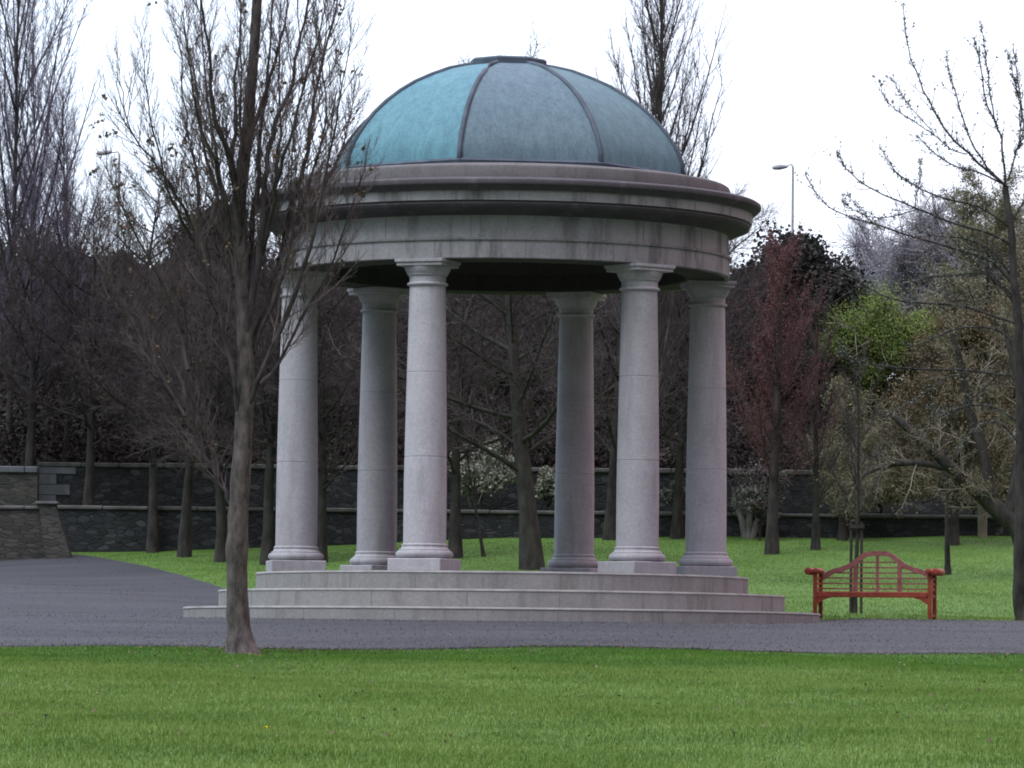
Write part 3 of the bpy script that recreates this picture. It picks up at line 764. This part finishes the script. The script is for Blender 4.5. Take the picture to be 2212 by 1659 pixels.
# ---------------------------------------------------------------- background trees (procedural)
def bare(name,label,base,H,style,bark,twig,leafm=None,leafn=0,leafs=.05,seed=0,r0=None,group=None,lean=(0,0),dens=1.0,fork=.25,spread=1.0,leaf_sd=.08,rmin=.0055):
    global RMIN
    RMIN=rmin
    rnd=random.Random(seed); g=np.random.default_rng(seed); T=TreeMesh()
    if style=='fast':
        cfg=[dict(n=9,k=int(34*dens),t0=fork,a=22*spread,r=.46,w=.02,up=.03,tip=.12,flare=1,rk=.008,shape=lambda t:(1-.72*t)),
             dict(n=7,k=16,t0=.06,a=26,r=.30,w=.05,up=.09,tip=.2,rk=.010,shape=lambda t:1-.5*t),
             dict(n=4,k=8,t0=.08,a=28,r=.48,w=.08,up=.12,tip=.35,rk=.010),
             dict(n=3,k=3,t0=.2,a=28,r=.5,w=.1,up=.1,tip=.5,rk=.011),
             dict(n=2,w=.1,up=.08,tip=.6)]
    else:
        cfg=[dict(n=8,k=int(26*dens),t0=fork,a=58*spread,r=.50,w=.025,up=.03,tip=.05,flare=1,rk=.014,shape=lambda t:(1-.68*t)),
             dict(n=7,k=17,t0=.10,a=42,r=.40,w=.08,up=.05,tip=.25,rk=.013,shape=lambda t:1-.4*t),
             dict(n=5,k=9,t0=.12,a=42,r=.5,w=.12,up=.05,tip=.35,rk=.011),
             dict(n=3,k=4,t0=.2,a=40,r=.5,w=.15,up=.04,tip=.5,rk=.011),
             dict(n=2,w=.15,up=.03,tip=.6)]
    grow(T,Vector((0,0,-.1)),Vector((lean[0],lean[1],1)).normalized(),H,r0 or H*.017,0,cfg,rnd)
    if leafn:
        tips=np.array([tuple(t) for t in T.tips]); C=np.repeat(tips[g.random(len(tips))<min(1,leafn)],max(1,int(leafn)),axis=0)
        C=C+g.normal(0,leaf_sd,C.shape); T.leaf.append(quads(C,leafs,g))
    root=empty(name,base,label,'tree',group)
    trunk_obj(T,root,bark); crown_obj(T,root,twig,leafm or twig)
    return root
def twin(src,base,label,rz,sc,sz=None):
    r=src.copy(); col.objects.link(r); r.location=base; r.rotation_euler=(0,0,rz); r.scale=(sc,sc,sz or sc); r['label']=label
    for ch in src.children:
        c=ch.copy(); col.objects.link(c); c.parent=r
    return r
def leafy(name,label,base,H,rx,mat,bark,n=26000,ls=.09,seed=0,zc=.6,rzf=.45,lumps=34,cat='tree',gap=.0,group=None,twigm=None,trunk_r=None,fine=0):
    rnd=random.Random(seed); g=np.random.default_rng(seed); T=TreeMesh()
    C=[]; cz=H*zc; rz_=H*rzf
    T.add(0,[Vector((0,0,-.2)),Vector((.05,0,cz*.5)),Vector((0,.05,cz)),Vector((0,0,H*.85))],[trunk_r or H*.022,H*.017,H*.011,.02],8)
    for k in range(lumps):
        d=g.normal(size=3); d/=np.linalg.norm(d); rr=g.random()**.4*.82
        c=np.array([d[0]*rx*rr,d[1]*rx*rr,cz+d[2]*rz_*rr]); s=(.24+.20*g.random())*min(rx,rz_)
        T.add(0,[Vector((0,0,max(.3,min(c[2]*.6,cz*.8)))),Vector((c[0]*.5,c[1]*.5,max(.35,c[2]*.8))),Vector(tuple(c))],[.05,.03,.01],5)
        m=int(n/lumps*(.6+.8*g.random())); q=g.normal(size=(m,3)); q/=np.linalg.norm(q,axis=1,keepdims=True)
        q*=(g.random(m)**.45*(1+.18*g.normal(size=m)))[:,None]
        C.append(c+q*s*np.array([1,1,.85]))
        for j in range(80 if fine else 14):
            e=c+g.normal(size=3)*s*.75; T.add(1,[Vector(tuple(c)),Vector(tuple((c+e)/2+g.normal(size=3)*s*.1)),Vector(tuple(e))],[.02,.010,.006] if not fine else [.012,.010,.008],3)
    C=np.concatenate(C); C=C[C[:,2]>.05]; T.leaf.append(quads(C,ls,g))
    root=empty(name,base,label,cat,group)
    trunk_obj(T,root,bark); crown_obj(T,root,twigm or M['twig_dark'],mat)
    return root
def top_h(base,xd,yd): return at(xd,yd,base.y).z-base.z
def gp(xd,Y):
    p=at(xd,1150,Y); return Vector((p.x,Y,zg(p.x,Y)))

# left edge hornbeams
G='fastigiate trees at the left edge'
b=gp(14,121); fa=bare('upright_tree','very tall bare purple-grey columnar tree cut by the left edge',b,top_h(b,20,-330),'fast',M['bark_dark'],M['twig_purple'],seed=21,fork=.10,dens=1.35,r0=.085,spread=.95,rmin=.007)
b=gp(75,123); twin(fa,b,'tall bare columnar tree second from the left edge',2.2,.75,.74)
b=gp(140,120); fb=bare('upright_tree','shorter bare columnar tree, third from the left edge',b,top_h(b,135,200),'fast',M['bark_dark'],M['twig_purple'],seed=22,fork=.12,dens=1.3,r0=.07,spread=.95,rmin=.007)
# behind the dome
b=gp(1378,99); fc=bare('upright_tree','tall bare columnar tree rising behind the right side of the dome',b,top_h(b,1400,-190),'fast',M['bark'],M['twig'],seed=23,fork=.2,dens=1.8,r0=.13,spread=1.0,rmin=.006)
# avenue trees behind the temple
AG='bare trees standing behind the temple'
def ogp(x,y): return on_ground(x,y,86)
b=ogp(1150,1231); cen=bare('spreading_tree','dark spreading tree seen through the middle of the temple, thick upright trunk',b,top_h(b,1120,190),'spread',M['bark_dark'],M['twig_dark'],seed=34,rmin=.008,r0=.235,fork=.2,dens=1.25,lean=(-.05,0),group=AG)
b=ogp(398,1204); l1=bare('spreading_tree','dark bare tree left of the near tree with the stoutest trunk of the row',b,top_h(b,398,560),'spread',M['bark_dark'],M['twig_dark'],seed=32,rmin=.008,r0=.15,fork=.30,dens=1.2,group=AG)
b=ogp(330,1194); twin(l1,b,'dark bare tree leftmost of the row in front of the rubble wall',2.1,.97)
b=ogp(479,1214); twin(l1,b,'dark bare tree whose trunk stands just left of the near tree trunk',4.0,.99)
b=ogp(577,1220); twin(l1,b,'dark bare tree between the near tree and the leftmost column',5.2,1.04)
b=ogp(692,1216); l2=bare('spreading_tree','dark bare tree just right of the leftmost column',b,top_h(b,692,520),'spread',M['bark_dark'],M['twig_dark'],seed=33,rmin=.008,r0=.14,fork=.22,dens=1.2,group=AG,lean=(.05,0))
b=ogp(984,1206); twin(l2,b,'dark bare leaning tree just right of the front left column',3.1,1.05)
b=ogp(1462,1160); twin(l2,b,'dark bare tree between the two right columns',1.0,1.02)
b=ogp(1320,1165); twin(cen,b,'dark bare tree hidden partly by the front right column',2.0,.8)
b=ogp(60,1192); twin(l1,gp(60,118.8),'dark bare tree above the thin coursed wall at the left edge',1.4,1.0)
twin(l2,gp(190,118.6),'dark bare tree growing above the pale cut stones of the rubble wall',.4,1.0)
for x,Y,q,lab,rz in ((480,124,l1,'brown twiggy tree on the bank left of the near tree trunk',.9),(620,122,l2,'brown twiggy tree on the bank behind the leftmost column',1.9),(730,126,l1,'brown twiggy tree on the bank in the gap between the two left columns',2.9),(1010,123,l2,'brown twiggy tree on the bank left of the thick central trunk',3.9),(1110,127,l1,'brown twiggy tree on the bank right behind the thick central trunk',4.9),(1240,122,l1,'brown twiggy tree on the bank behind the rear right column',5.9),(1400,125,l2,'brown twiggy tree on the bank behind the front right column',.2),(1545,123,l1,'brown twiggy tree on the bank behind the rightmost column',1.2),(280,122,l2,'brown twiggy tree on the bank above the left part of the rubble wall',2.2),(30,127,l2,'brown twiggy tree on the bank among the columnar trees',3.2)):
    twin(q,gp(x,Y),lab,rz,1.0)
twin(l2,gp(840,118.5),'dark bare tree behind the wall, between the second and third columns',2.4,1.0)
# thin leaning sapling
def sapling(label,x0,y0,x1,y1,seed,r=.045,dens=.4,twig='twig_dark',bark='bark_dark',crown=True,fork=.5):
    b=on_ground(x0,y0,84); tp=at(x1,y1,b.y); H=(tp-b).length
    return bare('young_tree',label,b,H,'fast',M[bark],M[twig],seed=seed,r0=r,fork=fork,dens=dens,lean=((tp.x-b.x)/H,0),spread=1.1)
sapling('thin young tree leaning left, seen between the front left column and the thick trunk',1047,1203,1000,960,41,.05,.35)
sapling('thin young tree behind the right arm of the bench',2048,1242,2038,930,42,.075,.4)
b=on_ground(1845,1325,84); st=bare('young_tree','slender young tree with a twiggy crown tied between stakes behind the bench',b,top_h(b,1850,790),'fast',M['bark_dark'],M['twig_dark'],seed=43,r0=.05,fork=.35,dens=.7,spread=1.6)
for dx in (-.07,.13):
    m=MB(); m.tube([(dx,-.05,-.2),(dx,-.05,1.75)],.027,8); m.build('stake',M['bark_dark'],st)
m=MB(); m.box(-.11,.18,-.10,-.07,1.62,1.70); m.build('tie_bar',M['bark_dark'],st)
# right side mix
def P_(x,y,Y): p=at(x,y,Y); return p
b=gp(1668,111); bare('rosy_tree','rosy red budding tree right of the rightmost column',b,top_h(b,1680,535),'fast',M['bark_dark'],M['twig_red'],M['blossom_red'],1,.013,seed=51,fork=.2,dens=1.5,spread=1.7,r0=.15,rmin=.007)
b=gp(1762,112); bare('upright_tree','brown twiggy upright tree half merged with the rosy tree on its right side',b,top_h(b,1762,640),'fast',M['bark_dark'],M['twig'],seed=59,fork=.15,dens=1.2,r0=.10,spread=1.6,rmin=.007)
b=gp(1700,128); leafy('evergreen_tree','dark evergreen tree above and behind the rosy tree',b,top_h(b,1690,512),2.3,M['leaf_ever'],M['bark_dark'],80000,.05,seed=52,zc=.58,rzf=.44,lumps=46)
b=gp(1885,127); leafy('leafy_tree','bright fresh green leafy tree in the gap right of the rosy tree',b,top_h(b,1885,612),2.35,M['leaf_green'],M['bark_dark'],90000,.02,seed=53,zc=.64,rzf=.36,lumps=52,twigm=M['twig_olive'])
b=gp(1990,150); gh=bare('spreading_tree','hazy grey bare tree behind the bright green tree',b,top_h(b,1980,455),'spread',M['bark_dark'],M['twig_grey'],seed=54,dens=1.8,fork=.12,r0=.16,rmin=.011)
b=gp(1890,153); twin(gh,b,'second hazy grey bare tree, left of the olive budding tree and lower',2.0,.93)
b=gp(2200,155); twin(gh,b,'third hazy grey bare tree at the right edge of the picture',4.0,1.02)
for x,Y,yt,rx,lab,mt,tw,sd in ((1905,146,492,1.9,'hazy grey twiggy crown behind the bright green tree','twig_grey','twig_grey',91),(2030,143,432,2.0,'hazy grey-brown rounded crown left of the cherry trunk','twig_olive','twig_grey',92),(2160,145,418,2.2,'hazy brown rounded crown behind the cherry trunk','twig_olive','twig_olive',93)):
    b=gp(x,Y); leafy('spreading_tree',lab,b,top_h(b,x,yt),rx,M[mt],M['bark_dark'],26000,.02,seed=sd,zc=.60,rzf=.42,lumps=60,twigm=M[tw],fine=1)
b=gp(2120,132); bare('spreading_tree','olive budding tree with the highest rounded crown at the right',b,top_h(b,2100,425),'spread',M['bark_dark'],M['twig_olive'],M['leaf_olive'],2,.022,seed=55,dens=1.8,fork=.15,r0=.15,rmin=.009)
b=gp(2060,114); bare('bronze_tree','bronze leaved spreading tree behind the bench',b,top_h(b,2040,705),'spread',M['bark_dark'],M['twig_olive'],M['leaf_bronze'],4,.022,seed=56,dens=1.3,fork=.2,r0=.12,spread=1.15,leaf_sd=.12)
b=gp(1820,115.5); bare('spreading_tree','olive brown twiggy tree between the rosy tree and the bronze tree',b,top_h(b,1820,850),'spread',M['bark_dark'],M['twig_olive'],M['leaf_olive'],1,.018,seed=57,dens=1.4,fork=.12,r0=.12,spread=1.1,rmin=.007)
# leaning dark trunk at the far right
rnd=random.Random(58); g=np.random.default_rng(58); T_=TreeMesh(); Y=103
cfg=[None,dict(n=7,k=14,t0=.25,a=50,r=.38,w=.08,up=.05,rk=.016),dict(n=6,k=11,t0=.1,a=42,r=.42,w=.12,up=.03,tip=.35,rk=.011),dict(n=4,k=7,t0=.15,a=42,r=.5,w=.14,up=.02,tip=.5,rk=.011),dict(n=3,w=.15,up=0,tip=.6)]
b=at(2218,1185,Y); b.z=zg(b.x,b.y)
RMIN=.007
for ps,rp_ in (([(2222,1200),(2205,1150),(2160,1105),(2110,1060),(2060,1015),(2000,960),(1930,900)],(26,7)),([(2140,1085),(2130,1000),(2100,900),(2080,800),(2060,720)],(14,5)),([(2180,1120),(2200,1020),(2210,900),(2190,780),(2170,700)],(15,5)),([(2060,1015),(1980,1000),(1900,1010),(1840,1050)],(8,3))):
    o,d_,r_,L=follow(T_,ps,rp_,Y,rnd,0,8); sprout(T_,o,d_,r_,max(L,4.5),1,cfg,rnd,1.0)
rebase(T_,b); tips=np.array([tuple(t) for t in T_.tips]); C=np.repeat(tips,2,axis=0); C=C+g.normal(0,.08,C.shape); T_.leaf.append(quads(C,.02,g))
lt=empty('leaning_tree',b,'dark thick trunk leaning left at the right edge, behind the cherry tree','tree')
trunk_obj(T_,lt,M['bark_dark']); crown_obj(T_,lt,M['twig_olive'],M['leaf_bronze'])
# evergreen masses left
G2='evergreen trees behind the left wall'
b=gp(40,134); e1=leafy('evergreen_tree','brownish evergreen tree behind the wall at the far left',b,top_h(b,40,520),3.0,M['leaf_brown'],M['bark_dark'],100000,.055,seed=61,zc=.52,rzf=.5,lumps=50,group=G2)
for x,yt,lab,rz in ((195,545,'brownish evergreen tree second from the left edge behind the wall',1.0),(330,575,'low brownish evergreen between the columnar trees and the near tree',2.3),(560,600,'brownish evergreen directly behind the near tree',3.1),(750,590,'dark evergreen behind the left pair of columns',.6),(930,590,'dark evergreen behind the front left column',4.4),(1090,590,'dark evergreen behind the thick central trunk',5.3),(1250,590,'dark evergreen left of the front right column',1.9),(1420,590,'dark evergreen right of the front right column',3.7),(1560,610,'dark evergreen behind the rightmost column',2.9)):
    b=gp(x,134+3*math.sin(x)); H=top_h(b,x,yt)
    twin(e1,b,lab,rz,1.0,H/ top_h(gp(40,134),40,520))
b=gp(470,126); leafy('evergreen_tree','dark rounded evergreen touching the left end of the cornice behind the near tree',b,top_h(b,480,452),2.1,M['leaf_ever'],M['bark_dark'],70000,.05,seed=62,zc=.6,rzf=.42,lumps=40)
# undergrowth on the bank
g=np.random.default_rng(99); n=170000
x=g.uniform(-20,20,n); y=g.uniform(119.9,131,n)
hh=1.1+.5*np.sin(x*1.3)+.4*np.sin(x*3.1+y)+.3*np.sin(y*2+x*.7)
z=np.array([zg(a,b) for a,b in zip(x,y)])+np.abs(hh)*g.random(n)**.8
v,f=quads(np.stack([x,y,z],1),.05,g); o=link('undergrowth',v,f,M['leaf_brown']); tag(o,'dark tangled undergrowth on the bank behind the rubble walls','undergrowth',kind='stuff')
# lower right fillers
for x,Y,yt,lab,rz in ((1760,136,860,'low dark evergreen under the bright green tree',.5),(1930,138,860,'low dark evergreen left of the bronze tree',1.5),(2090,137,650,'low dark evergreen behind the bronze tree',2.5),(2230,136,600,'dark evergreen cut by the right edge',3.5)):
    b=gp(x,Y); twin(e1,b,lab,rz,1.0,top_h(b,x,yt)/top_h(gp(40,134),40,520))
# flowering and twiggy shrubs in the bed
SG='shrubs along the rubble walls'
def shrub(label,x,Y,yt,rx,seed,leafm,twigm,n=4000,ls=.035):
    b=gp(x,Y); H=top_h(b,x,yt)
    return leafy('shrub',label,b,H,rx,leafm,M['bark_dark'],n,ls,seed=seed,zc=.55,rzf=.42,lumps=22,cat='shrub',group=SG,twigm=twigm,trunk_r=.03)
shrub('white blossoming shrub between the front left column and the thick trunk',1035,117.5,935,1.2,71,M['blossom'],M['twig_olive'],9000,.03)
shrub('smaller white blossoming shrub just right of the thick central trunk',1185,118,985,.4,72,M['blossom'],M['twig_olive'],2500)
shrub('greyish twiggy shrub with pale flowers right of the rightmost column',1640,115.2,985,.85,73,M['bud'],M['twig_near'],2500,.025)
shrub('sparse pale shrub seen between the two right columns',1470,118,1030,.6,74,M['bud'],M['twig_near'],2000,.025)
shrub('dull olive shrub growing on the wall behind the bench',1900,117.6,985,1.3,75,M['leaf_olive'],M['twig_olive'],6000,.04)
shrub('dull olive shrub on the wall right of the bench',2100,117.6,1000,1.1,76,M['leaf_olive'],M['twig_olive'],5000,.04)
shrub('dark low shrub growing out of the wall left of the temple',660,118,1010,.8,77,M['leaf_brown'],M['twig_dark'],5000,.045)
shrub('fresh green bush high behind the columnar trees at the left',200,127,620,.75,78,M['leaf_olive'],M['twig_dark'],5000,.06)
# pale multi stem
b=on_ground(1612,1150,90); T_=TreeMesh()
for k,(dx,tx,tz) in enumerate(((0,-.35,1.3),(.12,.45,1.1),(.05,.1,1.5))):
    T_.add(0,[Vector((dx,0,-.1)),Vector((dx+tx*.3,.05,tz*.35)),Vector((dx+tx*.8,.1,tz*.7)),Vector((dx+tx,.1,tz))],[.11,.085,.06,.03],7)
    rnd=random.Random(k)
    cfg=[None,dict(n=4,k=16,t0=.3,a=45,r=.7,w=.1,up=.03,rk=.014),dict(n=4,k=6,t0=.2,a=45,r=.5,w=.15,up=0,tip=.4,rk=.012),dict(n=3,w=.2,up=0,tip=.5)]
    pts=T_.p[0][-1][0]; ds=[(pts[min(i+1,3)]-pts[max(i-1,0)]).normalized() for i in range(4)]
    sprout(T_,pts,ds,[.11,.085,.06,.03],tz,1,cfg,rnd)
r_=empty('multi_stem_tree',b,'low pale-barked tree with splayed stems at the foot of the wall right of the temple','tree')
trunk_obj(T_,r_,M['bark_pale']); crown_obj(T_,r_,M['twig_near'],M['twig_near'])
# wooden post
b=on_ground(2122,1155,90); m=MB(); m.box(-.11,.11,-.1,.1,-.2,.85,bev=.02); o=m.build('post',M['twig_olive']); o.location=b; tag(o,'weathered wooden post at the wall foot, behind the right end of the bench','post')

# ---------------------------------------------------------------- street lamps
def lamp(label,hx,hy,px,py,Y):
    top=at(px,py,Y); base=Vector((top.x,Y,zg(top.x,Y))); head=at(hx,hy,Y)
    t=empty('street_lamp',base,label,'street lamp','street lamps beyond the trees')
    H=top.z-base.z; dx=head.x-base.x; dz=head.z-base.z
    m=MB(); m.tube([(0,0,0),(0,0,H*.5),(0,0,H-.15),(-.05,0,H-.02)],[.06,.05,.04,.03],10); m.build('pole',M['metal'],t,True)
    m=MB(); m.tube([(-.03,0,H-.03),(dx*.6,0,H-.03+(dz-H)*.55),(dx+.25,0,dz+.03)],[.022,.02,.02],8); m.build('arm',M['metal'],t,True)
    m=MB(); m.tube([(dx+.3,0,dz+.02),(dx+.2,0,dz+.02),(dx,0,dz),(dx-.2,0,dz-.02),(dx-.28,0,dz-.03)],[.03,.07,.10,.08,.02],12); m.build('lamp_head',M['metal'],t,True)
lamp('street lamp with grey head against the white sky right of the dome',1684,361,1713,353,165)
lamp('street lamp half hidden by twigs left of the near tree',224,330,258,326,165)

# ---------------------------------------------------------------- small things
def scatter_leaf(x,y,label,mat,name='fallen_leaf',cat='leaf',s=.03):
    p=on_ground(x,y,28); m=MB(); rnd=random.Random(x)
    for k in range(5):
        a=k*1.256; m.add([(0,0,.05),(s*math.cos(a),s*math.sin(a),.055+.01*rnd.random()),(s*.9*math.cos(a+.9),s*.9*math.sin(a+.9),.06)],[(0,1,2)])
    m.tube([(0,0,0),(0,0,.05)],.004,5)
    o=m.build(name,mat); o.location=p; tag(o,label,cat)
scatter_leaf(576,1586,'single yellow dandelion flower in the near lawn below the near tree',M['yellow'],'dandelion','flower',.03)
for x,y,l in ((1145,1415,'left of two pale leaves on the lawn edge below the temple steps'),(1157,1414,'right of two pale leaves on the lawn edge below the temple steps'),(1942,1441,'pale fallen leaf in the lawn below the bench'),(1010,1413,'brown fallen leaf at the lawn edge below the front left column'),(1586,1598,'dark speck of a leaf low in the lawn right of centre'),(98,1560,'dark speck of a leaf low in the lawn at the left')):
    scatter_leaf(x,y,l,M['debris'] if 'dark' not in l else M['soil'],s=.035)
